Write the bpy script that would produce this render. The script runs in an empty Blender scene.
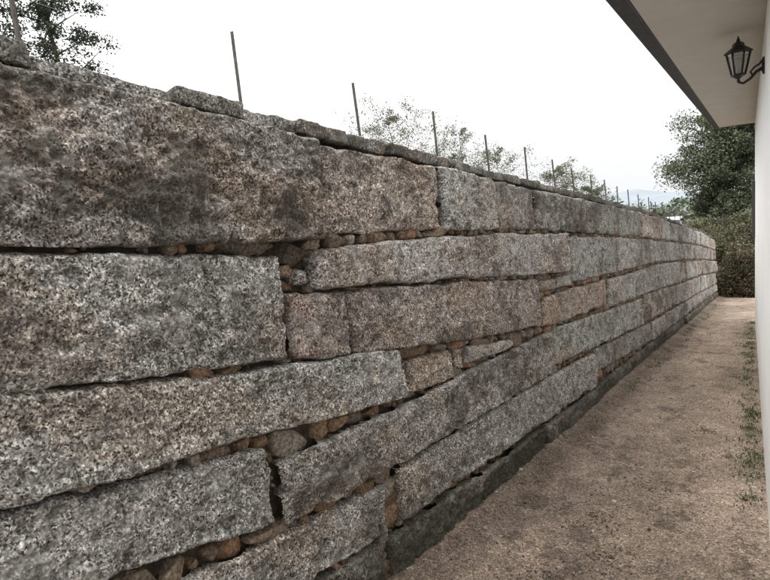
import bpy, math, random
import numpy as np
from mathutils import Vector, Matrix
random.seed(7); rng=np.random.default_rng(11)
SC=bpy.context.scene; COL=bpy.context.collection
EYE=1.6; SL=0.1148; HD=np.array([0.0295,0.9996]); NL=np.array([-0.9996,0.0295]); DW=1.527; BAT=0.04

# ---------------------------------------------------------------- noise
def _h(ix,iy,iz):
    a=(ix.astype(np.int64)*374761393+iy.astype(np.int64)*668265263+iz.astype(np.int64)*2147483647*3+1013)&0xffffffff
    a=((a^(a>>13))*1274126177)&0xffffffff
    a=((a^(a>>16))*2246822519)&0xffffffff
    return ((a^(a>>15))&0xffffff)/float(0xffffff)
def vnoise(x,y,z):
    fx,fy,fz=np.floor(x),np.floor(y),np.floor(z)
    tx,ty,tz=x-fx,y-fy,z-fz
    tx=tx*tx*tx*(tx*(tx*6-15)+10);ty=ty*ty*ty*(ty*(ty*6-15)+10);tz=tz*tz*tz*(tz*(tz*6-15)+10)
    r=0
    for dx in (0,1):
        for dy in (0,1):
            for dz in (0,1):
                w=(tx if dx else 1-tx)*(ty if dy else 1-ty)*(tz if dz else 1-tz)
                r=r+w*_h(fx+dx,fy+dy,fz+dz)
    return r*2-1
def fbm(x,y,z,o=4,g=.5):
    r=0;a=1.0;s=0
    for i in range(o):
        r=r+a*vnoise(x*2**i+i*17.3,y*2**i+i*5.1,z*2**i-i*9.7); s+=a; a*=g
    return r/s
def sstep(a,b,x): t=np.clip((x-a)/(b-a),0,1); return t*t*(3-2*t)

# ---------------------------------------------------------------- mesh helpers
def mk_mesh(name,V,F,mat=None,attrs=None,smooth=True,parent=None):
    V=np.asarray(V,dtype=np.float32); F=np.asarray(F,dtype=np.int32)
    me=bpy.data.meshes.new(name); k=F.shape[1]
    me.vertices.add(len(V)); me.vertices.foreach_set("co",V.ravel())
    me.loops.add(F.size); me.loops.foreach_set("vertex_index",F.ravel())
    me.polygons.add(len(F)); me.polygons.foreach_set("loop_start",np.arange(0,F.size,k,dtype=np.int32))
    me.polygons.foreach_set("loop_total",np.full(len(F),k,dtype=np.int32))
    if smooth: me.polygons.foreach_set("use_smooth",np.ones(len(F),dtype=bool))
    me.update(calc_edges=True)
    if attrs:
        for n,(t,d) in attrs.items():
            a=me.attributes.new(n,t,'POINT'); d=np.asarray(d,dtype=np.float32)
            a.data.foreach_set("color" if t=='FLOAT_COLOR' else "value",d.ravel())
    if mat: me.materials.append(mat)
    o=bpy.data.objects.new(name,me); COL.objects.link(o)
    if parent: o.parent=parent
    return o
def rgba(c): return ('FLOAT_COLOR',np.concatenate([c,np.ones((len(c),1))],1))
def empty(name):
    o=bpy.data.objects.new(name,None); COL.objects.link(o); return o
def pyobj(name,v,f,mat=None,parent=None,smooth=False,bevel=0):
    me=bpy.data.meshes.new(name); me.from_pydata([tuple(a) for a in v],[],f); me.update()
    if mat: me.materials.append(mat)
    if smooth: me.polygons.foreach_set("use_smooth",[True]*len(f))
    o=bpy.data.objects.new(name,me); COL.objects.link(o)
    if parent: o.parent=parent
    if bevel:
        m=o.modifiers.new("b","BEVEL"); m.width=bevel; m.segments=2
    return o
def box(name,x0,x1,y0,y1,z0,z1,mat,parent=None,bevel=0):
    v=[(x,y,z) for z in (z0,z1) for x,y in ((x0,y0),(x1,y0),(x1,y1),(x0,y1))]
    f=[(3,2,1,0),(4,5,6,7),(0,1,5,4),(1,2,6,5),(2,3,7,6),(3,0,4,7)]
    return pyobj(name,v,f,mat,parent,False,bevel)
def tube(pts,rad,n=8):
    V=[];F=[]
    P=[Vector(p) for p in pts]
    for i,p in enumerate(P):
        t=(P[min(i+1,len(P)-1)]-P[max(i-1,0)]).normalized()
        a=t.cross(Vector((0.31,0.9,0.13))).normalized(); b=t.cross(a)
        for k in range(n):
            an=2*math.pi*k/n; V.append(p+(a*math.cos(an)+b*math.sin(an))*rad[i])
    for i in range(len(P)-1):
        for k in range(n): F.append((i*n+k,i*n+(k+1)%n,(i+1)*n+(k+1)%n,(i+1)*n+k))
    return V,F
def lathe(prof,n,c,rot=0):
    V=[];F=[]
    for r,z in prof:
        for k in range(n):
            an=rot+2*math.pi*k/n; V.append((c[0]+r*math.cos(an),c[1]+r*math.sin(an),c[2]+z))
    for i in range(len(prof)-1):
        for k in range(n): F.append((i*n+k,i*n+(k+1)%n,(i+1)*n+(k+1)%n,(i+1)*n+k))
    F.append(tuple(range(n))[::-1]); F.append(tuple(range((len(prof)-1)*n,len(prof)*n)))
    return V,F

# ---------------------------------------------------------------- material helpers
class NT:
    def __init__(s,name):
        s.m=bpy.data.materials.new(name); s.m.use_nodes=True; s.t=s.m.node_tree
        s.b=s.t.nodes["Principled BSDF"]; s.tc=s.t.nodes.new("ShaderNodeTexCoord").outputs["Object"]
    def n(s,t): return s.t.nodes.new(t)
    def l(s,a,b): s.t.links.new(a,b)
    def noise(s,sc,det=4,rough=.55,dist=0,co=None):
        n=s.n("ShaderNodeTexNoise"); n.inputs["Scale"].default_value=sc; n.inputs["Detail"].default_value=det
        n.inputs["Roughness"].default_value=rough; n.inputs["Distortion"].default_value=dist; s.l(co or s.tc,n.inputs["Vector"]); return n.outputs["Fac"]
    def vor(s,sc,co=None,out="Color",feat='F1'):
        n=s.n("ShaderNodeTexVoronoi"); n.feature=feat; n.inputs["Scale"].default_value=sc; s.l(co or s.tc,n.inputs["Vector"]); return n.outputs[out]
    def ramp(s,f,stops,interp='LINEAR'):
        n=s.n("ShaderNodeValToRGB"); n.color_ramp.interpolation=interp; s.l(f,n.inputs[0]); e=n.color_ramp.elements
        while len(e)<len(stops): e.new(.5)
        for i,(p,c) in enumerate(stops):
            e[i].position=p; c=c if hasattr(c,'__len__') else (c,c,c); e[i].color=(*c,1)
        return n.outputs[0]
    def mix(s,a,b,f,mode='MIX'):
        n=s.n("ShaderNodeMix"); n.data_type='RGBA'; n.blend_type=mode; n.clamp_factor=True
        for v,i in ((f,0),(a,6),(b,7)):
            if hasattr(v,'is_linked') : s.l(v,n.inputs[i])
            elif i==0: n.inputs[0].default_value=v
            else: n.inputs[i].default_value=(*v,1) if hasattr(v,'__len__') else (v,v,v,1)
        return n.outputs[2]
    def attr(s,name,out="Fac"):
        n=s.n("ShaderNodeAttribute"); n.attribute_name=name; return n.outputs[out]
    def bump(s,h,st,dist,prev=None):
        n=s.n("ShaderNodeBump"); n.inputs["Strength"].default_value=st; n.inputs["Distance"].default_value=dist; s.l(h,n.inputs["Height"])
        if prev: s.l(prev,n.inputs["Normal"])
        return n.outputs[0]
    def done(s,col,rough=.9,normal=None,spec=.2):
        if hasattr(col,'is_linked'): s.l(col,s.b.inputs["Base Color"])
        else: s.b.inputs["Base Color"].default_value=(*col,1)
        s.b.inputs["Roughness"].default_value=rough; s.b.inputs["Specular IOR Level"].default_value=spec
        if normal: s.l(normal,s.b.inputs["Normal"])
        return s.m

# granite: mineral grains in the shader, weathering and darker hollows as per-vertex mul / add attributes
g=NT("granite_weathered")
fn=g.noise(88,3,.82)
sep=g.n("ShaderNodeSeparateColor"); g.l(g.vor(170),sep.inputs[0])
spk=g.ramp(sep.outputs[0],[(0,.06),(.15,.13),(.25,.30),(.62,.41),(.80,.62),(1,.80)])
spk=g.mix(spk,g.ramp(fn,[(.30,.14),(.41,.54),(.50,.97),(.58,1.33),(.70,1.95)]),1,'MULTIPLY')
c=g.mix(spk,g.attr("kmul","Color"),1,'MULTIPLY'); c=g.mix(c,g.attr("cadd","Color"),1,'ADD')
M_gran=g.done(c,.93,g.bump(fn,.85,.011),.15)
g=NT("rubble_stone"); fn=g.noise(70,3,.7); c=g.mix(g.attr("tint","Color"),g.ramp(fn,[(.3,.3),(.5,.9),(.7,1.7)]),1,'MULTIPLY')
M_rub=g.done(c,.95,g.bump(fn,.9,.014))
g=NT("earth_joint"); M_joint=g.done(g.ramp(g.noise(30,3),[(.3,(.03,.024,.018)),(.7,(.09,.07,.052))]),1)
g=NT("sandy_dirt")
sep=g.n("ShaderNodeSeparateColor"); g.l(g.vor(150),sep.inputs[0]); fn=g.noise(55,4,.78)
c=g.mix(g.attr("tint","Color"),g.ramp(sep.outputs[0],[(0,.35),(.25,.72),(.6,1.0),(.9,1.35),(1,2.1)]),.9,'MULTIPLY')
c=g.mix(c,g.ramp(fn,[(.3,.42),(.5,1),(.7,1.6)]),.9,'MULTIPLY')
M_dirt=g.done(c,.95,g.bump(fn,1,.014),.15)
g=NT("terrain_grass")
c=g.ramp(g.noise(1.4,5,.65),[(.3,(.06,.06,.03)),(.5,(.10,.085,.05)),(.68,(.15,.12,.075))])
M_terr=g.done(c,1)
g=NT("plaster_white"); fn=g.noise(60,4,.65)
c=g.mix((.91,.905,.89),g.ramp(g.noise(3,4,.6),[(.3,.92),(.6,1)]),1,'MULTIPLY')
M_plas=g.done(c,.85,g.bump(fn,.35,.005),.3)
g=NT("soffit_paint"); M_soff=g.done(g.ramp(g.noise(4,4,.6),[(.3,(.58,.53,.485)),(.7,(.64,.59,.54))]),.8)
g=NT("dark_fascia"); M_fas=g.done(g.ramp(g.noise(20,3),[(.3,(.045,.045,.046)),(.7,(.075,.075,.076))]),.6)
g=NT("roof_tile"); M_tile=g.done(g.ramp(g.noise(8,4),[(.3,(.22,.10,.06)),(.7,(.34,.17,.10))]),.85)
g=NT("black_iron"); M_iron=g.done(g.ramp(g.noise(60,3),[(.3,(.008,.008,.008)),(.7,(.02,.02,.02))]),.45,None,.5)
g=NT("lantern_glass"); M_glass=g.done((.75,.76,.75),.12,None,.5); g.b.inputs["Transmission Weight"].default_value=.8
g=NT("rusty_post"); M_post=g.done(g.ramp(g.noise(35,4,.7),[(.3,(.06,.055,.052)),(.7,(.15,.13,.12))]),.85)
g=NT("galvanised_wire"); M_wire=g.done((.5,.5,.5),.5)
g=NT("bark"); M_bark=g.done(g.ramp(g.noise(9,4,.7),[(.3,(.035,.028,.02)),(.7,(.12,.10,.08))]),.95)
g=NT("foliage"); M_leaf=g.done(g.attr("tint","Color"),.65,None,.25)
g=NT("car_paint_white"); M_car=g.done(g.mix((.78,.79,.80),(.72,.73,.74),g.noise(3,2)),.25,None,.5)
g=NT("car_glass"); M_cgl=g.done((.02,.025,.03),.08,None,.5)
g=NT("tyre_rubber"); M_tyre=g.done((.02,.02,.02),.85)
g=NT("hill_painted_mist"); M_hill=g.done(g.ramp(g.noise(.03,5,.65),[(.35,(.24,.27,.30)),(.65,(.28,.31,.34))]),1)  # pale blue-grey base colour stands in for distant haze
g=NT("wood_painted_mist"); M_hill2=g.done(g.ramp(g.noise(.12,5,.7),[(.35,(.12,.15,.13)),(.65,(.19,.22,.19))]),1)  # mist is painted into the woodland colour

# ---------------------------------------------------------------- stone wall
def P3(s,v,n):
    l=DW+BAT*v-n
    return np.stack([HD[0]*s+NL[0]*l, HD[1]*s+NL[1]*l, v-SL*s],-1)
S=[]
def st(top,bot,rel=1.0,tint=(1,1,1),out=0,dark=0,cr=()): S.append((top,bot,rel,tint,out,dark,cr))
W=(1,1,1); PK=(1.10,.97,.89); BR=(.90,.78,.68); GR=(.86,.85,.83); LT=(1.16,1.16,1.14); DK=(.66,.64,.60)
st([(-.42,2.13),(.7,2.135),(1.885,2.135)],[(-.42,1.68),(1.0,1.672),(1.875,1.70)],1.9,(.87,.83,.79),.02,.85)
st([(1.93,2.125),(2.94,2.145)],[(1.905,1.722),(2.895,1.777)],1.4,PK,-.012,.25)
st([(2.98,2.15),(3.73,2.15)],[(2.945,1.772),(3.73,1.797)],1.0,LT,.014,.05)
st([(3.765,2.15),(4.55,2.15)],[(3.765,1.797),(4.52,1.812)],1.0,(.9,.85,.82),-.012,.55)
st([(4.595,2.155),(6.48,2.18)],[(4.57,1.82),(6.46,1.82)],1.1,(.80,.77,.75),.006,.75,(5.4,))
st([(6.53,2.18),(8.97,2.20)],[(6.51,1.82),(8.97,1.835)],1.1,GR,-.012,.4,(7.7,))
st([(-.62,1.660),(.6,1.658),(1.57,1.633)],[(-.62,1.375),(.54,1.294),(.94,1.262),(1.54,1.213)],1.1,LT,.01,.2,(1.22,))
st([(1.63,1.58),(1.73,1.58)],[(1.63,1.50),(1.73,1.50)],.6,GR)
st([(1.76,1.648),(2.44,1.705),(3.6,1.763),(5.34,1.797)],[(1.74,1.488),(3.4,1.463),(5.34,1.435)],.9,(1.03,.99,.965),.008,.25)
st([(1.59,1.476),(1.95,1.472)],[(1.56,1.205),(1.93,1.170)],.8,(.86,.75,.70),0,.5)
st([(1.967,1.47),(3.2,1.445),(4.455,1.412)],[(1.945,1.170),(3.3,1.066),(4.425,1.006)],.9,(.90,.81,.76),0,.6,(2.75,))
st([(4.50,1.395),(4.86,1.395)],[(4.49,1.29),(4.86,1.30)],.7,BR)
st([(4.90,1.405),(5.31,1.40)],[(4.90,1.29),(5.31,1.305)],.7,GR)
st([(5.395,1.78),(7.285,1.795)],[(5.385,1.33),(7.265,1.365)],1.0,W,0,.25)
st([(7.34,1.795),(9.82,1.805)],[(7.32,1.365),(9.84,1.425)],1.0,(.88,.86,.84),.01,.45,(8.6,))
st([(4.50,1.245),(5.6,1.28),(6.635,1.30)],[(4.47,.99),(6.615,.995)],.9,(.97,.84,.75),-.005,.4)
st([(6.69,1.30),(8.185,1.33)],[(6.68,.97),(8.185,.97)],.9,W,.01,.1)
st([(8.24,1.335),(9.86,1.38)],[(8.24,.97),(9.86,.97)],.9,(.88,.86,.84),0,.4)
st([(4.67,.96),(6.7,.94),(8.67,.925)],[(4.66,.63),(8.66,.54)],.9,(.95,.97,.95),0,.35)
st([(-.85,1.385),(.54,1.30),(1.2,1.218),(2.30,1.148)],[(-.85,1.085),(.49,1.010),(1.07,.972),(2.33,.875)],1.0,LT,.015,.25)
st([(2.37,1.072),(2.86,1.058)],[(2.35,.888),(2.85,.867)],.6,BR)
st([(2.90,1.045),(3.0,1.04)],[(2.89,.93),(2.99,.925)],.5,BR)
st([(3.03,1.04),(3.80,.99)],[(3.01,.925),(3.78,.93)],.5,(.95,.9,.85))
st([(1.40,.827),(2.24,.847),(3.3,.90),(4.61,.943)],[(1.37,.572),(2.2,.573),(4.62,.584)],1.0,(.90,.87,.83),.015,.55,(2.7,))
st([(-.95,1.066),(.49,.997),(1.345,.903)],[(-.95,.815),(.45,.735),(1.35,.60)],1.0,W,0,.45)
st([(2.14,.552),(4.0,.569),(5.87,.557)],[(2.12,.278),(4.1,.235),(5.89,.205)],.9,(1.06,1.06,1.03),.015,.05)
st([(5.945,.58),(7.5,.54),(9.08,.512)],[(5.965,.328),(9.08,.228)],.9,(.9,.89,.85),0,.35)
st([(.55,.610),(1.3,.553),(2.03,.510)],[(.5,.342),(2.02,.267)],.9,LT,0,.1)
st([(-1.0,.80),(.38,.70),(.50,.61)],[(-1.0,.42),(.48,.38)],1.0,W)
st([(-1.0,.36),(.8,.31)],[(-1.0,-.1),(.8,-.1)],.9,DK,0,.4)
st([(.84,.31),(1.96,.245)],[(.84,-.12),(1.96,-.12)],.9,DK,0,.4)
st([(2.0,.245),(3.0,.215),(4.16,.205)],[(2.0,-.12),(4.19,-.12)],1.2,DK,.02,.7)
st([(4.22,.20),(6.0,.18)],[(4.22,-.12),(6.0,-.12)],1.1,DK,.02,.7)
st([(6.04,.18),(7.6,.19)],[(6.04,-.12),(7.6,-.12)],1,DK,0,.5); st([(7.64,.2),(9.1,.2)],[(7.64,-.12),(9.1,-.12)],1,DK,0,.5)
def topv(s): return np.interp(s,[9,13,17,21.4],[2.20,2.17,2.10,1.93])
rows=[(9.02,1.85,1.80,'T'),(9.89,1.80,1.43,0),(9.90,1.395,.99,0),(8.71,.955,.55,0),(9.13,.515,.23,0),(9.13,.20,-.12,0)]
tn=[W,LT,PK,GR,GR,(.85,.82,.8),(1,.96,.93),(.78,.76,.73)]
for (s0,t,b,k) in rows:
    s=s0
    while s<21.2:
        L=random.choice([.9,1.3,1.8,2.4,2.9]); e=min(s+L,21.35)
        if 21.35-e<.5: e=21.35
        q=lambda s,v: v*topv(s)/2.2
        if k=='T': tp=[(s,topv(s)-.005),(e-.05,topv(e)-.005)]; bt=[(s,1.825*topv(s)/2.2),(e-.05,1.825*topv(e)/2.2)]
        else:
            j=lambda: random.uniform(-.015,.015)
            tp=[(s,q(s,t)+j()),(e-.05,q(e,t)+j())]; bt=[(s,q(s,b)+j() if b>0 else b),(e-.05,q(e,b)+j() if b>0 else b)]
        st(tp,bt,1.3,random.choice(tn) if b>0 else DK,random.uniform(-.015,.025),random.choice([0,.2,.5,.8])); s=e
for (e0,t,b) in [(-.45,2.13,1.68),(-.65,1.66,1.40),(-.88,1.38,1.10),(-.98,1.07,.84),(-1.03,.81,.42),(-1.03,.38,-.12)]:
    e=e0
    while e>-4:
        L=random.choice([1.0,1.5,2.1]); s=e-L; st([(s+.03,t),(e,t)],[(s+.03,b),(e,b)],1,random.choice(tn),0,random.choice([0,.3,.6])); e=s

WALL=empty("granite_retaining_wall")
def weather_and_hollows(s,v,n_prof,mid,fin,big,tint,dark,k):
    """returns multiply and add colours for the mineral pattern"""
    N=s.size; z=np.full(N,k)
    K=np.ones((N,3))*np.array(tint)[None]*np.array([1.07,1.04,1.0]); A=np.zeros((N,3))
    def lay(col,f):
        nonlocal K,A
        f=np.clip(f,0,1)[:,None]; K=K*(1-f); A=A*(1-f)+np.array(col)[None]*f
    K=K*(1+.34*fbm(s*1.1,v*2.2,z+8,3))[:,None]
    br=sstep(.0,.34,fbm(s*1.9,v*3.2,z+2,5,.6)); f=br[:,None]*(.34+.22*dark); K=K*(1-f)+K*np.array([.86,.67,.50])*f
    blot=fbm(s*24,v*24,z*0+3,4,.7); K=K*(1+.55*blot[:,None])
    li=sstep(.02,.25,fbm(s*13,v*13,z*0+7,5,.7))*sstep(-.15,.3,fbm(s*1.7,v*1.7,z+4,3)); lay((.54,.54,.51),li*.45)
    dk=sstep(.12-.26*dark,.38-.22*dark,fbm(s*3.6,v*5.5,z*0+5,6,.76)); lay((.075,.064,.054),dk*(.36+.34*dark))
    spots=sstep(.22,.36,fbm(s*17,v*17,z*0+11,4,.7)); lay((.045,.042,.038),spots*.5)
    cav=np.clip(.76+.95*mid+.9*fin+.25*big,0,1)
    lay((.072,.060,.048),(1-sstep(0,.62,cav))*.55); lay((.05,.043,.034),(1-sstep(.15,.82,n_prof))*.82)  # darker in hollows and where the face falls back at its edges
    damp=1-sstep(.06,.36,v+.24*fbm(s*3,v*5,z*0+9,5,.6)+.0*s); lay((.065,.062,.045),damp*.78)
    top=sstep(1.95,2.12,v+.14*fbm(s*7,v*1.2,z*0+1,4,.6)); lay((.09,.085,.075),top*.24)
    return K,A
VV=[];FF=[];KK=[];AA=[];off=0
def ip(pl,s): a=np.array(pl); return np.interp(s,a[:,0],a[:,1])
for i,(top,bot,rel,tint,out,dark,cr) in enumerate(S):
    near=max(top[0][0],0.4)
    c=.006 if near<1.9 else .0075 if near<3.2 else .011 if near<6 else .016 if near<10 else .024
    if top[-1][0]<.3: c=.02
    Lh=max(top[-1][0]-top[0][0],.05); Hh=max(t[1] for t in top)-min(b[1] for b in bot)
    nu=max(int(Lh/c),6); nv=max(int(Hh/c),6)
    u=np.linspace(0,1,nu+1); w=np.linspace(0,1,nv+1); Ug,Wg=np.meshgrid(u,w)
    sT=top[0][0]+(top[-1][0]-top[0][0])*Ug; sB=bot[0][0]+(bot[-1][0]-bot[0][0])*Ug
    vT=ip(top,sT)+.003; vB=ip(bot,sB)-.003
    s=sB+(sT-sB)*Wg; v=vB+(vT-vB)*Wg
    ev=np.minimum(Wg,1-Wg)*(vT-vB); eu=np.minimum(Ug,1-Ug)*Lh
    k=i*3.71; z=np.full_like(s,k)
    r=np.clip(.020+.018*fbm(s*6,v*6,z,3),.007,.06)*(1.3 if near>4 else 1)
    # chipped, uneven arrises
    ch=.020*fbm(s*7,v*4,z+5,5,.65); ch2=.020*fbm(s*4,v*7,z+9,5,.65)
    ev2=ev+ch+.002; eu2=eu+ch2
    e=r-np.hypot(np.maximum(r-ev2,0),np.maximum(r-eu2,0))
    p=np.clip(e/r,0,1); prof=np.sqrt(1-(1-p)**2)
    big=fbm(s*2.6,v*4.2,z,3)
    fac=-np.abs(fbm(s*9+big,v*13,z+3,4,.55))*2+.4
    mid=fbm(s*21,v*24,z+1,4,.62); fin=fbm(s*62,v*62,z+2,2,.6)
    hgt=rel*(.022*big+.012*fac+.011*mid)+.0065*fin
    n=-.08+.08*prof+hgt*(.3+.7*prof)+out
    for cs in cr:
        wv=cs+.05*fbm(v*7,v*0+k,z,4,.6); m_=np.exp(-((s-wv)/(.005 if near<3 else .010))**2)*sstep(-.1,.2,fbm(v*3,z,z,2)+.12); n=n-.015*m_; mid=mid-.7*m_
    ds=.012*fbm(s*5,v*5,np.full_like(s,1.),3); dv=.010*fbm(s*4,v*6,np.full_like(s,8.),3)
    V=P3((s+ds).ravel(),(v+dv).ravel(),n.ravel())
    idx=np.arange((nu+1)*(nv+1)).reshape(nv+1,nu+1)+off
    F=np.stack([idx[:-1,:-1],idx[:-1,1:],idx[1:,1:],idx[1:,:-1]],-1).reshape(-1,4)
    VV.append(V);FF.append(F);off+=V.shape[0]
    K,A=weather_and_hollows(s.ravel(),v.ravel(),prof.ravel(),(mid+.4*fac*min(rel,1.5)).ravel(),fin.ravel(),big.ravel(),np.array(tint)*(1+random.uniform(-.07,.07)),dark,k)
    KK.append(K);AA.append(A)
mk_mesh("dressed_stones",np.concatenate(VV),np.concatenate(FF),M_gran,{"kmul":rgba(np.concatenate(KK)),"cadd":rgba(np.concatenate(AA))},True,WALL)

ss=np.linspace(-4.1,21.4,120); vv=[-.3,2.08,2.10,2.10]; nn=[-.058,-.058,-.09,-.6]
V=[]
for a,b in zip(vv,nn):
    tv=np.where(ss>9,topv(ss)-.09,2.09) if a>0 else np.full_like(ss,a)
    V.append(P3(ss,tv,np.full_like(ss,b)))
V.append(P3(ss,np.full_like(ss,-.3),np.full_like(ss,-.6)))
V=np.concatenate(V); m=len(ss)
F=[(r*m+i,r*m+i+1,(r+1)*m+i+1,(r+1)*m+i) for r in range(4) for i in range(m-1)]
mk_mesh("earth_core",V,F,M_joint,None,False,WALL)
endv=[tuple(P3(21.38,a,b)) for a,b in ((-.3,-.06),(1.88,-.06),(1.88,-.6),(-.3,-.6))]
pyobj("core_end",endv,[(0,1,2,3)],M_joint,WALL)

def ico(sub):
    import bmesh
    bm=bmesh.new(); bmesh.ops.create_icosphere(bm,subdivisions=sub,radius=1)
    V=np.array([v.co[:] for v in bm.verts]); F=np.array([[v.index for v in f.verts] for f in bm.faces]); bm.free(); return V,F
I1=ico(1);I2=ico(2);I3=ico(3)
def rocks(name,items,mat,parent,T):
    tv,tf=T; VV=[];FF=[];TT=[];off=0
    cube=tv/np.max(np.abs(tv),axis=1,keepdims=True)
    for c,ax,t,sd in items:
        rr=np.random.default_rng(int(sd*1000))
        V=cube*.85+tv*.2
        for _ in range(6):
            pn=rr.normal(size=3); pn[1]*=.5; pn/=np.linalg.norm(pn); h=rr.uniform(.7,1.05); dd=V@pn; m=dd>h; V=V-np.where(m,dd-h,0)[:,None]*pn
        V=V*(1+.06*fbm(tv[:,0]*3+sd,tv[:,1]*3,tv[:,2]*3,2))[:,None]
        V=V@ax+c; VV.append(V);FF.append(tf+off);off+=len(V); TT.append(np.tile(np.array(t)[None],(len(V),1)))
    if not VV: return
    return mk_mesh(name,np.concatenate(VV),np.concatenate(FF),mat,{"tint":rgba(np.concatenate(TT))},False,parent)
RES=.01; s_lo=-1.0; NS=int(22.3/RES); NV=int(2.2/RES)
sg=s_lo+(np.arange(NS)+.5)*RES; vg=(np.arange(NV)+.5)*RES
cov=np.zeros((NS,NV),bool)
for top,bot,*_ in S:
    a=min(top[0][0],bot[0][0]);b=max(top[-1][0],bot[-1][0])
    i0=max(int((a-s_lo)/RES),0);i1=min(int((b-s_lo)/RES)+1,NS)
    if i1<=i0: continue
    sx=sg[i0:i1]; cov[i0:i1]|=(vg[None,:]<ip(top,sx)[:,None])&(vg[None,:]>ip(bot,sx)[:,None])
free=~cov
free&=(vg[None,:]<np.where(sg>9,topv(sg),2.13)[:,None]-.02)&(sg<21.3)[:,None]
dt=np.zeros(free.shape,np.int32); cur=free.copy()
for k in range(14):
    dt+=cur
    n2=cur.copy(); n2[1:]&=cur[:-1];n2[:-1]&=cur[1:];n2[:,1:]&=cur[:,:-1];n2[:,:-1]&=cur[:,1:]; cur=n2
occ=np.zeros_like(free); items=[[],[]]
rt=[(.24,.165,.11),(.27,.195,.135),(.19,.145,.11),(.28,.22,.165),(.15,.12,.095),(.29,.18,.12),(.22,.195,.17),(.22,.155,.10),(.28,.25,.21)]
for R in (8,6,5,4,3,2,1):
    ci,cj=np.nonzero((dt>=R)&~occ)
    if not len(ci): continue
    pr=rng.permutation(len(ci))
    if R==1: pr=pr[:int(len(pr)*.35)]
    for q in pr:
        i,j=ci[q],cj[q]
        if occ[i,j]: continue
        hb=R*RES*random.uniform(.75,1.2); ha=hb*random.choice([1.0,1.4,2.0,3.0,4.2] if R<5 else [1.1,1.5,2.0])
        ia=int(ha/RES)+1; ja=int(hb/RES*.9)+1
        if occ[max(i-ia,0):i+ia+1,max(j-1,0):j+2].mean()>.30: continue
        occ[max(i-ia,0):i+ia+1,max(j-ja,0):j+ja+1]=True
        if R==1 and random.random()<.5: continue
        hb=max(hb*1.08,.010); ha*=1.0
        s_,v_=sg[i],vg[j]; c=P3(np.array(s_),np.array(v_),np.array(-.056-random.uniform(0,.02)))
        th=random.gauss(0,.12); tg=np.array([HD[0],HD[1],-SL]); tg/=np.linalg.norm(tg); up=np.array([0,0,1.]); nr=np.array([-NL[0],-NL[1],0])
        a1=(tg*math.cos(th)+up*math.sin(th)); b1=(-tg*math.sin(th)+up*math.cos(th))
        ax=np.stack([a1*ha,nr*random.uniform(.035,.05),b1*hb])
        t=np.array(random.choice(rt))*random.uniform(.75,1.35)
        items[0 if (s_<4 and R>=2) else 1].append((c,ax,t,random.uniform(0,999)))
rocks("joint_rubble",items[0],M_rub,WALL,I3); rocks("small_rubble",items[1],M_rub,WALL,I2)
def block(s0,s1,v0,v1,n0,n1,seed,cell):
    a,b,c=s1-s0,v1-v0,n1-n0
    na,nb,nc=max(int(a/cell),3),max(int(b/cell),4),max(int(c/cell/1.5),3)
    VV=[];FF=[];off=0
    for (p,q,fx,sd) in (('a','b','c',1),('a','c','b',1),('a','c','b',0),('b','c','a',0),('b','c','a',1)):
        N={'a':na,'b':nb,'c':nc}; g1,g2=np.meshgrid(np.linspace(0,1,N[p]+1),np.linspace(0,1,N[q]+1))
        D={p:g1.ravel(),q:g2.ravel(),fx:np.full(g1.size,float(sd))}
        X=np.stack([s0+D['a']*a,v0+D['b']*b,n0+D['c']*c],-1)
        r=min(.010,b*.25); lo=np.array([s0,v0,n0])+r; hi=np.array([s1,v1,n1])-r; cl=np.clip(X,lo,hi); dd=X-cl; L=np.linalg.norm(dd,axis=1,keepdims=True)
        X=cl+dd/np.maximum(L,1e-6)*r
        nz=fbm(X[:,0]*14+seed,X[:,1]*14,X[:,2]*14,5,.6); X=X+dd/np.maximum(L,1e-6)*nz[:,None]*.016
        idx=np.arange(g1.size).reshape(g1.shape)+off; F=np.stack([idx[:-1,:-1],idx[:-1,1:],idx[1:,1:],idx[1:,:-1]],-1).reshape(-1,4)
        VV.append(X);FF.append(F);off+=len(X)
    return np.concatenate(VV),np.concatenate(FF)
VV=[];FF=[];KK=[];AA=[];off=0;s=-4.0;k=0
while s<21.2:
    L=random.uniform(.3,.7) if s<1.2 else random.uniform(.10,.36); e=min(s+L,21.35); base=topv(s)+.008 if s>9 else np.interp(s,[0,2,9],[2.150,2.158,2.208])
    th=random.uniform(.046,.070)*(1 if s<13 else .8); cell=.009 if s<3.5 else .018 if s<8 else .04
    V,F=block(s,e-.020,base,base+th,-.34,-.05+random.uniform(-.02,.02),k*5.3,cell)
    W3=P3(V[:,0],V[:,1],V[:,2]); VV.append(W3);FF.append(F+off);off+=len(V)
    md=fbm(V[:,0]*20,V[:,1]*20,V[:,2]*20,3); K,A=weather_and_hollows(V[:,0],V[:,1]-.12,np.ones(len(V)),md,md*.3,md*0,random.choice([(.55,.53,.50),(.62,.60,.56),(.45,.43,.40),(.72,.70,.67)]),.5,k)
    KK.append(K);AA.append(A); s=e;k+=1
mk_mesh("coping_slabs",np.concatenate(VV),np.concatenate(FF),M_gran,{"kmul":rgba(np.concatenate(KK)),"cadd":rgba(np.concatenate(AA))},True,WALL)

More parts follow.
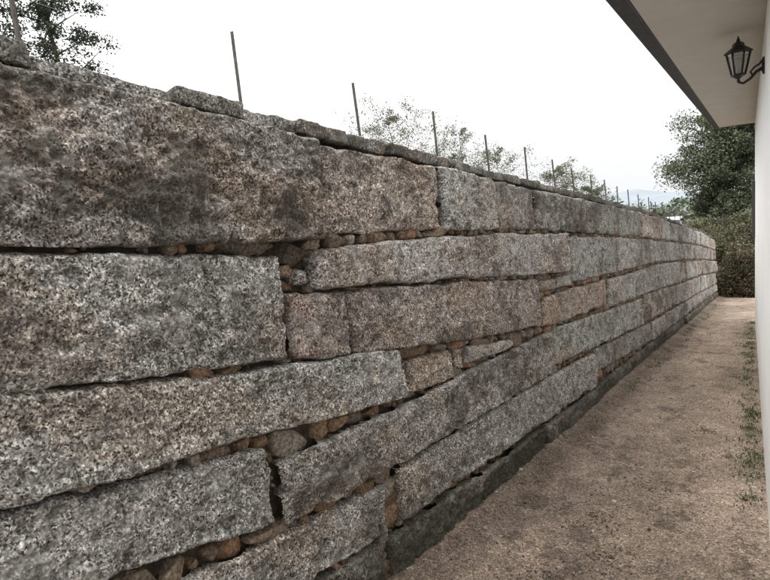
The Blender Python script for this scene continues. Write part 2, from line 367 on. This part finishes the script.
# ---------------------------------------------------------------- terrain
def slopez(y):
    yc=np.clip(y,-12,90); return -SL*yc - sstep(90,420,y)*75
def terr_z(x,y):
    lw=x*NL[0]+y*NL[1]
    up=sstep(DW+.20,DW+.34,lw)
    drop=np.interp(y,[17,21.4],[0,.27])
    bank=sstep(21.9,23.6,y)
    lift=np.maximum(up*(y<21.6)+bank*(y>=21.6), bank)
    z=slopez(y)+lift*(2.07-drop*(1-sstep(24,30,y)))-.03*(1-lift)
    z=z+sstep(28,60,np.hypot(x,y))*.5*fbm(x*.05,y*.05,x*0,3)
    return z
def axis(pts): return np.array(sorted(set(np.round(pts,4))))
xs=axis(np.concatenate([-np.geomspace(3,2500,34),np.linspace(-3,-1.95,6),np.linspace(-1.9,-.9,26),np.linspace(-.8,3,14),np.geomspace(3.4,2500,32)]))
ys=axis(np.concatenate([-np.geomspace(6,1500,18),np.linspace(-5,20,26),np.linspace(20.5,26,23),np.geomspace(27,3500,50)]))
Xg,Yg=np.meshgrid(xs,ys); Zg=terr_z(Xg,Yg)
idx=np.arange(Xg.size).reshape(Xg.shape); F=np.stack([idx[:-1,:-1],idx[:-1,1:],idx[1:,1:],idx[1:,:-1]],-1).reshape(-1,4)
mk_mesh("ground",np.stack([Xg.ravel(),Yg.ravel(),Zg.ravel()],-1),F,M_terr)
def path_z(x,y):
    z=-SL*y+.014*fbm(x*2.2,y*1.2,x*0,4)+.013*fbm(x*12,y*12,x*0+3,4,.6)
    return z+.05*np.exp(-((x+1.50-.03*y)/.10)**2)
def grid(x0,x1,y0,y1,c):
    a=np.linspace(x0,x1,int((x1-x0)/c)+1); b=np.linspace(y0,y1,int((y1-y0)/c)+1); return np.meshgrid(a,b)
VV=[];FF=[];GG=[];off=0
for (x0,x1,y0,y1,c) in ((-1.62,.16,-4,1.5,.05),(-1.62,.16,1.5,5,.009),(-1.62,.16,5,9,.018),(-1.5,.16,9,14.5,.035),(-1.5,4,14.5,22.4,.06)):
    X,Y=grid(x0,x1,y0,y1,c); Z=path_z(X,Y); 
    idx=np.arange(X.size).reshape(X.shape)+off; FF.append(np.stack([idx[:-1,:-1],idx[:-1,1:],idx[1:,1:],idx[1:,:-1]],-1).reshape(-1,4))
    VV.append(np.stack([X.ravel(),Y.ravel(),Z.ravel()],-1)); off+=X.size
    x=X.ravel();y=Y.ravel();z=x*0
    t=fbm(x*1.6,y*1.1,z+1,5,.6); C=np.array([.42,.33,.262])[None]*(1+.45*t[:,None])
    m=fbm(x*6,y*6,z+2,5,.65); C=C*(1+.38*m[:,None])
    m2=fbm(x*28,y*28,z+2,3,.65); C=C*(1+.30*m2[:,None])
    cl=sstep(.22,.34,fbm(x*5,y*4,z+6,6,.72))[:,None]; C=C*(1-.55*cl)+np.array([.10,.078,.06])*.55*cl
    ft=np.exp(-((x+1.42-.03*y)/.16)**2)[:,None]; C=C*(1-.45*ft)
    gr=sstep(-.24,.02,x+.14*fbm(x*3,y*2,z,3))*sstep(2.8,5,y)*np.clip(.25+1.3*fbm(x*3,y*2,z+5,4),0,1)*.6
    gr=np.maximum(gr,.4*sstep(.12,.35,fbm(x*1.3,y*.9,z+9,4))*sstep(5,8,y)); gr=np.maximum(gr,sstep(1.2,2.2,x)*.9); gr=gr[:,None]
    C=C*(1-gr*.75)+np.array([.10,.10,.05])*gr*.75
    GG.append(np.clip(C,0,1))
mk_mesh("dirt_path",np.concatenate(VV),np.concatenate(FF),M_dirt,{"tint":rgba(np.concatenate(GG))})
N=22000; tv,tf=ico(1)
px=rng.uniform(-1.52,.08,N); py=1.4+rng.random(N)**1.5*10; sz=.0020+.0048*rng.random(N)**3; big_=rng.random(N)<.014; sz[big_]*=2.8
d=.8+.4*rng.random((N,len(tv),1)); sc=rng.uniform(.6,1.3,(N,1,3)); sc[:,:,2]*=.7
V=tv[None]*d*sc*sz[:,None,None]; V[:,:,0]+=px[:,None];V[:,:,1]+=py[:,None];V[:,:,2]+=(path_z(px,py)+sz*.2)[:,None]
F=(tf[None]+(np.arange(N)*len(tv))[:,None,None]).reshape(-1,3)
pc=np.array([(.46,.37,.30),(.52,.45,.38),(.32,.25,.19),(.60,.56,.50),(.17,.14,.11)])[rng.integers(0,5,N)]
mk_mesh("gravel",V.reshape(-1,3),F,M_rub,{"tint":rgba(np.repeat(pc,len(tv),axis=0))},False)

# ---------------------------------------------------------------- leaves / blades
def leaf_mesh(name,C,size,cols,mat=M_leaf,flat=0,parent=None,aspect=.55):
    N=len(C); a=rng.normal(size=(N,3)); a[:,2]*=(1-flat); a/=np.linalg.norm(a,axis=1,keepdims=True)
    b=rng.normal(size=(N,3)); b[:,2]*=(1-flat); b-=a*(a*b).sum(1,keepdims=True); b/=np.linalg.norm(b,axis=1,keepdims=True)+1e-9
    s=np.asarray(size).reshape(-1,1)*np.ones((N,1)); a=a*s; b=b*s*aspect
    V=np.stack([C-a,C+b-a*.1,C+a,C-b-a*.1],1).reshape(-1,3); F=np.arange(4*N).reshape(-1,4)
    return mk_mesh(name,V,F,mat,{"tint":rgba(np.repeat(cols,4,axis=0))},False,parent)
def pal(cs,N,var=.25): 
    c=np.array(cs)[rng.integers(0,len(cs),N)]; return c*(1+var*rng.uniform(-1,1,(N,1)))
def blades(name,B,h,lean,cols,w=.004,parent=None):
    N=len(B); an=rng.uniform(0,6.283,N); d=np.stack([np.cos(an),np.sin(an),np.zeros(N)],-1); q=np.stack([-np.sin(an),np.cos(an),np.zeros(N)],-1)
    h=h[:,None]; lean=lean[:,None]; up=np.array([[0,0,1.]])
    m=B+up*h*.55+d*lean*h*.3; t_=B+up*h*(1-.35*lean)+d*lean*h
    w=np.asarray(w).reshape(-1,1)*np.ones((N,1))
    V=np.stack([B-q*w,B+q*w,m+q*w*.8,m-q*w*.8,t_+q*w*.15,t_-q*w*.15],1).reshape(-1,3)
    o=np.arange(N)[:,None]*6; F=np.concatenate([o+np.array([[0,1,2,3]]),o+np.array([[3,2,4,5]])])
    return mk_mesh(name,V,F,M_leaf,{"tint":rgba(np.repeat(cols,6,axis=0))},False,parent)
GRN=[(.07,.10,.035),(.09,.125,.045),(.05,.075,.03),(.12,.125,.055)]; DRY=[(.28,.23,.13),(.20,.16,.09),(.35,.30,.18),(.12,.12,.05)]
tx=[];ty=[]
for k in range(80):
    y=3.8+random.random()**1.2*10.5; x=.05-abs(random.gauss(0,.08)); n=random.randint(8,40); r=random.uniform(.02,.05)
    tx+=list(rng.normal(x,r,n)); ty+=list(rng.normal(y,r*1.6,n))
for k in range(60):
    y=5+random.random()*14; x=-1.42+.03*y+abs(random.gauss(0,.08)); n=random.randint(6,25)
    tx+=list(rng.normal(x,.03,n)); ty+=list(rng.normal(y,.06,n))
for k in range(70):
    y=6+random.random()*14; x=random.uniform(-1.1,-.1); n=random.randint(3,9)
    tx+=list(rng.normal(x,.05,n)); ty+=list(rng.normal(y,.08,n))
tx=np.minimum(np.array(tx),.082);ty=np.array(ty);N=len(tx)
blades("grass",np.stack([tx,ty,path_z(tx,ty)-.004],-1),rng.uniform(.012,.05,N),rng.uniform(.2,1.1,N),pal(GRN,N),rng.uniform(.0015,.004,N))
C=[]
for k in range(60):
    y=4.1+random.random()**1.3*9; x=.04-abs(random.gauss(0,.06)); n=random.randint(10,40)
    C.append(np.stack([np.minimum(rng.normal(x,.035,n),.08),rng.normal(y,.06,n),-SL*y+np.abs(rng.normal(.02,.02,n))],-1))
C=np.concatenate(C); leaf_mesh("ground_weeds",C,rng.uniform(.005,.013,len(C)),pal(GRN,len(C)),flat=.4)
N=1700; x=rng.uniform(-1.5,.08,N); y=1.6+rng.random(N)**1.4*12
k=rng.random(N)<.45; cx=np.array([-.62,-.86,-.55,-1.2,-.35,-.75]);cy=np.array([2.75,2.45,3.9,4.6,5.4,3.2]); w=rng.integers(0,6,N)
x=np.where(k,cx[w]+rng.normal(0,.07,N),x); y=np.where(k,cy[w]+rng.normal(0,.08,N),y)
leaf_mesh("fallen_leaves",np.stack([x,y,path_z(x,y)+.005],-1),rng.uniform(.003,.010,N),pal([(.08,.05,.03),(.05,.035,.025),(.14,.09,.05),(.2,.13,.07)],N),flat=.75)
N=9000; s=rng.uniform(-1,21,N); cl=fbm(s*1.3,s*0,s*0,3); keep=cl>-.15; s=s[keep]; n=rng.uniform(-.95,-.36,len(s)); N=len(s)
B=P3(s,np.interp(s,[0,17,21],[2.12,2.12,1.9]),n); blades("dry_grass",B,rng.uniform(.04,.14,N)+.07*(rng.random(N)<.08),rng.uniform(.1,1.,N),pal(DRY,N),.002)

# ---------------------------------------------------------------- fence
FEN=empty("wire_fence"); V=[];F=[]
ps=[.0,.95,1.875,2.80,3.72,4.65,5.56,6.47,7.2,8.0,8.82,9.5,10.4,11.3,12.2,13.1,14.0,14.9,15.8,16.7,17.6]
tops=[]
for i,s in enumerate(ps):
    b=Vector(P3(np.array(s),np.array(2.0),np.array(-.42))); hh=2.675+random.uniform(-.02,.02)
    t=Vector(P3(np.array(s+random.uniform(-.025,.025)),np.array(hh),np.array(-.42+random.uniform(-.02,.02)))); tops.append((b,t))
    w=.0085; pr=[(-w,-w),(w,-w),(w,-w*.5),(-w*.5,-w*.5),(-w*.5,w),(-w,w)]
    o=len(V)
    for q in (b,t):
        for (a,c) in pr: V.append((q.x+a,q.y+c,q.z))
    for k in range(6): F.append((o+k,o+(k+1)%6,o+6+(k+1)%6,o+6+k))
    F.append((o,o+3,o+4,o+5)); F.append((o+6,o+7,o+8,o+9)); F.append((o+6,o+9,o+10,o+11))
pyobj("posts",V,F,M_post,FEN)
V=[];F=[]
for fr in (.95,.78):
    for (b0,t0),(b1,t1) in zip(tops[:-1],tops[1:]):
        p0=b0.lerp(t0,fr);p1=b1.lerp(t1,fr); pts=[p0.lerp(p1,q)-Vector((0,0,.012*4*q*(1-q))) for q in (0,.25,.5,.75,1)]
        v,f=tube(pts,[.0006]*5,5); o=len(V); V+=v; F+=[tuple(a+o for a in q) for q in f]
pyobj("wires",V,F,M_wire,FEN)

# ---------------------------------------------------------------- house
HS=empty("white_house"); XW=.088; ZS=EYE+1.0
box("walls",XW,7,-6,14.4,-2.4,ZS-.001,M_plas,HS)
pyobj("soffit",[(-.56,-6,ZS+.001),(XW+7.4,-6,ZS+.001),(XW+7.4,14.6,ZS+.001),(-.56,14.6,ZS+.001),(-.56,-6,ZS+.06),(XW+7.4,-6,ZS+.06),(XW+7.4,14.6,ZS+.06),(-.56,14.6,ZS+.06)],
  [(3,2,1,0),(4,5,6,7),(0,1,5,4),(1,2,6,5),(2,3,7,6),(3,0,4,7)],M_soff,HS)
box("eave_fascia",-.665,-.563,-6.1,14.65,ZS-.004,ZS+.10,M_fas,HS,.008)
box("verge_fascia",-.560,7.6,14.61,14.68,ZS+.003,ZS+.10,M_fas,HS,.005)
pyobj("roof",[(-.69,-6.15,ZS+.104),(3.5,-6.15,ZS+1.5),(7.7,-6.15,ZS+.104),(-.69,14.7,ZS+.104),(3.5,14.7,ZS+1.5),(7.7,14.7,ZS+.104)],
  [(0,3,4,1),(1,4,5,2),(0,1,2),(5,4,3),(0,2,5,3)],M_tile,HS)
box("window_shutter",XW-.055,XW-.004,13.55,14.15,.26,1.41,M_fas,HS,.006)

# ---------------------------------------------------------------- wall lantern
LN=empty("wall_lantern"); cx,cy,cz=-.07,5.0,EYE+.79
def part(name,vf,mat,smooth=False): return pyobj(name,vf[0],vf[1],mat,LN,smooth)
part("cap",lathe([(.088,.055),(.092,.062),(.075,.075),(.045,.098),(.038,.102),(.038,.118),(.022,.132),(.012,.136)],6,(cx,cy,cz)),M_iron)
part("finial",lathe([(.010,.134),(.014,.144),(.008,.152),(.003,.172)],10,(cx,cy,cz)),M_iron,True)
part("glass",lathe([(.040,-.088),(.070,.052)],6,(cx,cy,cz)),M_glass)
V=[];F=[]
for k in range(6):
    a=2*math.pi*k/6; v,f=tube([(cx+.043*math.cos(a),cy+.043*math.sin(a),cz-.092),(cx+.075*math.cos(a),cy+.075*math.sin(a),cz+.056)],[.007]*2,6)
    o=len(V);V+=v;F+=[tuple(q+o for q in g_) for g_ in f]
part("frame_bars",(V,F),M_iron)
part("base",lathe([(.004,-.150),(.012,-.140),(.009,-.125),(.028,-.110),(.048,-.100),(.048,-.090)],6,(cx,cy,cz)),M_iron)
part("bulb",lathe([(.012,-.085),(.014,-.04),(.028,-.01),(.024,.02),(.006,.032)],12,(cx,cy,cz)),M_plas,True)
pts=[(XW-.012,cy,cz-.075),(XW-.05,cy,cz-.095),(XW-.085,cy,cz-.135),(cx+.03,cy,cz-.160),(cx,cy,cz-.145)]
part("arm",tube(pts,[.012,.011,.010,.009,.009],8),M_iron,True)
part("scroll",tube([(XW-.012,cy,cz-.02),(XW-.03,cy,cz-.045),(XW-.06,cy,cz-.06),(XW-.085,cy,cz-.09),(XW-.07,cy,cz-.115)],[.007]*5,8),M_iron,True)
V=[(XW-x_,cy+.034*math.cos(a)*s_,cz-.06+.06*math.sin(a)*s_) for x_,s_ in ((.0,1),(.010,1),(.018,.7)) for a in [2*math.pi*k/16 for k in range(16)]]
F=[(i*16+k,i*16+(k+1)%16,(i+1)*16+(k+1)%16,(i+1)*16+k) for i in range(2) for k in range(16)]+[tuple(range(32,48))]
part("wall_plate",(V,F),M_iron)

# ---------------------------------------------------------------- trees
def tree(name,base,height,crown_r,crown_z0,leaves,lsize,cols,sd,trunk_r=.12,gap=.5,twigs=True,nl=26,spread=1.0):
    R=random.Random(sd); E=empty(name); V=[];F=[];tips=[]
    def add(p,r,n=6):
        v,f=tube(p,r,n); o=len(V); V.extend(v); F.extend([tuple(q+o for q in g_) for g_ in f])
    base=Vector(base); tp=[base]; d=Vector((R.uniform(-.05,.05),R.uniform(-.05,.05),1))
    K=7
    for i in range(K): d=(d+Vector((R.uniform(-.12,.12),R.uniform(-.12,.12),0))).normalized(); tp.append(tp[-1]+d*height*.9/K)
    add(tp,[trunk_r*(1-.85*i/K) for i in range(K+1)],9)
    for k in range(nl):
        f=(crown_z0/height)*.75+(1-(crown_z0/height)*.75)*(k+R.random())/nl; f=min(f,.99); q=f*K; i=int(min(q,K-1)); p=tp[i].lerp(tp[i+1],q-i)
        an=k*2.4+R.uniform(-.4,.4); rel=(f*height-crown_z0*.75)/(height-crown_z0*.75); L=crown_r*spread*(math.sin(math.pi*min(max(rel*.85+.12,0),1))**.7)*R.uniform(.65,1.1)
        dr=Vector((math.cos(an),math.sin(an),R.uniform(.1,.8))).normalized(); pts=[p]
        for j in range(4):
            dr=(dr+Vector((R.uniform(-.25,.25),R.uniform(-.25,.25),R.uniform(-.1,.2)))).normalized(); pts.append(pts[-1]+dr*L/4)
        r0=trunk_r*.42*(1-f*.6); add(pts,[r0,r0*.75,r0*.5,r0*.3,r0*.12],5); tips.append((pts[-1],L)); 
        for j in range(6 if twigs else 2):
            b0=pts[R.randint(1,4)]; d2=Vector((R.uniform(-1,1),R.uniform(-1,1),R.uniform(-.3,.9))).normalized(); l2=L*R.uniform(.2,.5)
            m_=b0+d2*l2*.5+Vector((0,0,R.uniform(-.05,.05)*l2)); e_=b0+d2*l2+Vector((0,0,.1*l2)); add([b0,m_,e_],[r0*.3,r0*.18,r0*.06],4); tips.append((e_,L*.8)); 
            if twigs:
                for _ in range(3):
                    d3=(d2+Vector((R.uniform(-.8,.8),R.uniform(-.8,.8),R.uniform(-.5,.8)))).normalized(); add([m_,m_+d3*l2*.5],[r0*.12,r0*.04],3); tips.append((m_+d3*l2*.5,L*.6))
    pyobj("trunk_and_limbs",V,F,M_bark,E,True)
    if leaves:
        T=np.array([t[0][:] for t in tips]); RR=np.array([t[1] for t in tips])*.22*gap+.04
        ii=rng.integers(0,len(T),leaves); off=rng.normal(size=(leaves,3)); off/=np.linalg.norm(off,axis=1,keepdims=True); off*=(rng.random((leaves,1))**.5)
        C=T[ii]+off*RR[ii][:,None]*np.array([1.1,1.1,.8])
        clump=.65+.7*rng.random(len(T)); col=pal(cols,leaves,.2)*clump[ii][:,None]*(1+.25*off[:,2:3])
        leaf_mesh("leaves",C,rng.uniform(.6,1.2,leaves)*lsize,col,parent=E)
    return E
def tz(x,y): return float(terr_z(np.array([float(x)]),np.array([float(y)]))[0])
OAKM=[(.08,.105,.062),(.105,.13,.078),(.062,.08,.048),(.12,.13,.08)]
DK_G=[(.045,.06,.04),(.058,.075,.048),(.03,.042,.028)]
AUT=[(.12,.14,.085),(.15,.155,.095),(.17,.155,.10),(.12,.115,.08)]
tree("evergreen_tree",(-17.15,10.2,tz(-17.15,10.2)-.2),11.5,1.6,5.2,20000,.05,DK_G,3,.14,1.2)
tree("oak_tree",(-1.6,40,tz(-1.6,40)-.3),9.0,3.4,1.8,50000,.085,OAKM,5,.28,1.4,nl=52)
tree("oak_tree.001",(2.2,47,tz(2.2,47)-.3),10.0,3.8,2.6,20000,.13,OAKM,8,.3,1.3,nl=44)
tree("shrub_tree",(-6.3,10.7,tz(-6.3,10.7)-.1),3.0,1.25,.6,8000,.022,AUT,12,.03,1.0,nl=28)
tree("shrub_tree.001",(-5.2,11.3,tz(-5.2,11.3)-.1),2.65,.95,.5,4000,.02,AUT,14,.025,1.0,nl=22)
tree("shrub_tree.002",(-5.5,15,tz(-5.5,15)-.1),2.8,1.0,.6,4500,.024,AUT,16,.03,1.0,nl=22)
tree("shrub_tree.003",(-5.1,19.5,tz(-5.1,19.5)-.1),2.9,1.2,.6,7000,.03,AUT,18,.03,1.0,nl=26)
tree("shrub_tree.004",(-5.4,24,tz(-5.4,24)-.1),2.9,1.3,.6,6000,.035,OAKM,21,.03,1.0,nl=24)
tree("shrub_tree.005",(-7.6,15.5,tz(-7.6,15.5)-.1),2.9,1.1,.6,4500,.026,AUT,25,.03,1.0,nl=24)
def bush(name,cx,cy,z0,rx,ry,h,n,ls,cols,clumps=26):
    C=[];Q=[]
    for k in range(clumps):
        a=random.uniform(0,6.28); r=math.sqrt(random.random()); x=cx+rx*r*math.cos(a); y=cy+ry*r*math.sin(a); z=z0+h*(1-.55*r*r)*random.uniform(.25,1); m=n//clumps
        o=rng.normal(size=(m,3)); o/=np.linalg.norm(o,axis=1,keepdims=True); o*=rng.random((m,1))**.4*np.array([.30*rx+.1,.30*ry+.1,.2*h+.05])*random.uniform(.6,1.25)
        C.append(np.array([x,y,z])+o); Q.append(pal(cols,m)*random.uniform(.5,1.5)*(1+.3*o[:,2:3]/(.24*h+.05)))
    C=np.concatenate(C);Q=np.clip(np.concatenate(Q),.01,.5)
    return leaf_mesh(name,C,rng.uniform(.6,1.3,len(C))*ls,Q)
BR_=[(.06,.05,.03),(.10,.07,.045),(.045,.045,.028),(.13,.09,.06),(.05,.065,.03)]
bush("ivy_bush",-.30,22.2,-2.7,.80,.75,1.9,22000,.035,BR_,50)
bush("ivy_bush.001",1.2,22.8,-2.8,.9,.9,1.7,10000,.04,BR_,30)
MG=[(.09,.10,.05),(.13,.11,.065),(.07,.08,.04),(.11,.09,.06)]
bush("ivy_bush.002",-.75,23.4,-1.75,.8,.6,1.25,13000,.035,MG,40)
bush("ivy_bush.003",.5,23.7,-1.8,1.0,.6,1.45,13000,.035,BR_,40)
bush("bramble_bush",-1.3,25.0,-.95,1.6,1.0,.85,14000,.035,MG,40)
bush("bramble_bush.001",.6,26,-.95,1.8,1.0,1.1,14000,.04,[(.10,.12,.055),(.14,.12,.07),(.075,.09,.04)],40)
C=[];Q=[]
for k in range(150):
    y=random.uniform(58,125); az=math.radians(random.uniform(-26,8)); x=y*math.tan(az); z0=tz(x,y); h=random.uniform(3.5,6.0)*(y/75)**.6; r=h*.38
    m=260; o=rng.normal(size=(m,3)); o/=np.linalg.norm(o,axis=1,keepdims=True); o*=rng.random((m,1))**.35
    sub=rng.normal(size=(9,3)); sub/=np.linalg.norm(sub,axis=1,keepdims=True); ii=rng.integers(0,9,m)
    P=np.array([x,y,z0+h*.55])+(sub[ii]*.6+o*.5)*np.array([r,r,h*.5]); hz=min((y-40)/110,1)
    q=pal([(.08,.10,.055),(.11,.12,.065),(.14,.12,.07),(.06,.08,.045)],m)*random.uniform(.8,1.2)*(1+.3*o[:,2:3]); q=q*(1-.55*hz)+np.array([.24,.27,.28])*.55*hz  # leaf colours blend towards a painted haze tone with distance
    C.append(P);Q.append(q)
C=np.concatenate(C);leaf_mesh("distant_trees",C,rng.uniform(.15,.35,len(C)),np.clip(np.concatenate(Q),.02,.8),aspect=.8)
def hill(name,y0,depth,zb,amp,mat,sd,x0=-900,x1=700):
    X,Y=np.meshgrid(np.linspace(x0,x1,160),np.linspace(y0,y0+depth,30)); t=(Y-y0)/depth
    Z=zb+np.sin(t*math.pi)**.8*(amp*(.8+.6*fbm(X*.004+sd,Y*.002,X*0,5))+3*fbm(X*.05,Y*.05,X*0,3))
    idx=np.arange(X.size).reshape(X.shape); F=np.stack([idx[:-1,:-1],idx[:-1,1:],idx[1:,1:],idx[1:,:-1]],-1).reshape(-1,4)
    mk_mesh(name,np.stack([X.ravel(),Y.ravel(),Z.ravel()],-1),F,mat)
hill("wooded_hill",150,220,-60,62,M_hill2,3.1)
hill("hills",500,900,-90,122,M_hill,9.4,-2200,1600)

# ---------------------------------------------------------------- parked car
CAR=empty("parked_car"); cx0,cy0=-3.75,35.0; zc=tz(cx0,cy0)-.02
def cbox(name,sec,mat,bev=.05):
    V=[];n=len(sec)
    for sgn in (-1,1):
        for (y,z,hw) in sec: V.append((cx0+sgn*hw,cy0+y,zc+z))
    F=[tuple(range(n)),tuple(range(2*n-1,n-1,-1))]+[(i,n+i,n+(i+1)%n,(i+1)%n) for i in range(n)]
    F=[tuple(reversed(f)) for f in F]
    return pyobj(name,V,F,mat,CAR,False,bev)
cbox("body",[(-1.95,.28,.82),(-2.02,.55,.85),(-1.98,.92,.84),(-1.0,.95,.86),(.9,.93,.86),(1.75,.80,.82),(2.02,.6,.80),(2.0,.28,.80)],M_car)
cbox("cabin_glass",[(-1.86,.90,.76),(-1.45,1.38,.62),(.25,1.40,.62),(.98,.90,.74)],M_cgl,.03)
cbox("roof",[(-1.52,1.36,.645),(-1.38,1.44,.60),(-.6,1.48,.60),(.15,1.445,.60),(.34,1.37,.645)],M_car,.02)
for sx_ in (-.84,.84):
    for yy in (-1.25,1.3):
        V,F=lathe([(.20,-.02),(.32,-.01),(.325,.05),(.325,.14),(.31,.19),(.2,.2)],24,(0,0,0))
        V=[(cx0+sx_+(v[2]-.09),cy0+yy+v[0],zc+.32+v[1]) for v in V]; pyobj("wheel",V,F,M_tyre,CAR)
for sx_ in (-.68,.68): box("rear_lamp",cx0+sx_-.1,cx0+sx_+.1,cy0-2.045,cy0-1.98,zc+.68,zc+.86,M_tile,CAR,.01)
for sx_ in (-.73,.73):
    pyobj("pillar",[(cx0+sx_*v[0],cy0+v[1],zc+v[2]) for v in ((1.06,-1.9,.9),(.99,-1.9,.9),(.835,-1.47,1.39),(.89,-1.47,1.39),(1.06,-1.8,.9),(.89,-1.36,1.39))],[(0,1,2,3),(0,3,5,4)],M_car,CAR)
box("bumper",cx0-.8,cx0+.8,cy0-2.08,cy0-1.96,zc+.34,zc+.52,M_fas,CAR,.03)

# ---------------------------------------------------------------- light, sky, camera
w=bpy.data.worlds.new("World"); SC.world=w; w.use_nodes=True; nt=w.node_tree; bg=nt.nodes["Background"]
sky=nt.nodes.new("ShaderNodeTexSky"); sky.sky_type='NISHITA'; sky.sun_disc=False; el,rot=math.radians(58),math.radians(-105); sky.sun_elevation=el; sky.sun_rotation=rot
sky.dust_density=4
tcw=nt.nodes.new("ShaderNodeTexCoord"); sp=nt.nodes.new("ShaderNodeSeparateXYZ"); nt.links.new(tcw.outputs["Generated"],sp.inputs[0])
rp=nt.nodes.new("ShaderNodeValToRGB"); nt.links.new(sp.outputs[2],rp.inputs[0]); e=rp.color_ramp.elements
e[0].position=.0; e[0].color=(.34,.348,.356,1); e.new(.12); e[1].position=.12; e[1].color=(.378,.38,.383,1); e.new(.5); e[2].position=.5; e[2].color=(.88,.88,.88,1); e[3].position=1; e[3].color=(1,.995,.985,1)
sc=nt.nodes.new("ShaderNodeVectorMath"); sc.operation='SCALE'; nt.links.new(rp.outputs[0],sc.inputs[0]); sc.inputs["Scale"].default_value=29.5
mx=nt.nodes.new("ShaderNodeMix"); mx.data_type='RGBA'; mx.inputs[0].default_value=.95; nt.links.new(sky.outputs[0],mx.inputs[6]); nt.links.new(sc.outputs[0],mx.inputs[7])
nt.links.new(mx.outputs[2],bg.inputs[0]); bg.inputs[1].default_value=.10
ld=bpy.data.lights.new("sun","SUN"); ld.energy=1.2; ld.angle=math.radians(35); ld.color=(1,.97,.93); lo=bpy.data.objects.new("sun",ld); COL.objects.link(lo)
dv=Vector((math.sin(rot)*math.cos(el),math.cos(rot)*math.cos(el),math.sin(el))); lo.rotation_euler=dv.to_track_quat('Z','Y').to_euler()
cam=bpy.data.cameras.new("camera"); co=bpy.data.objects.new("camera",cam); COL.objects.link(co); SC.camera=co
cam.sensor_width=36; cam.lens=560/770*36; cam.clip_start=.05; cam.clip_end=6000
f=Vector((-.5462,.8248,-.146)).normalized(); r=Vector((.8377,.5376,-.0965)); r=(r-f*r.dot(f)).normalized(); u=r.cross(f)
M=Matrix(((r.x,u.x,-f.x,0),(r.y,u.y,-f.y,0),(r.z,u.z,-f.z,EYE),(0,0,0,1))); co.matrix_world=M
SC.view_settings.view_transform='Standard'; SC.view_settings.look='None'; SC.view_settings.exposure=0
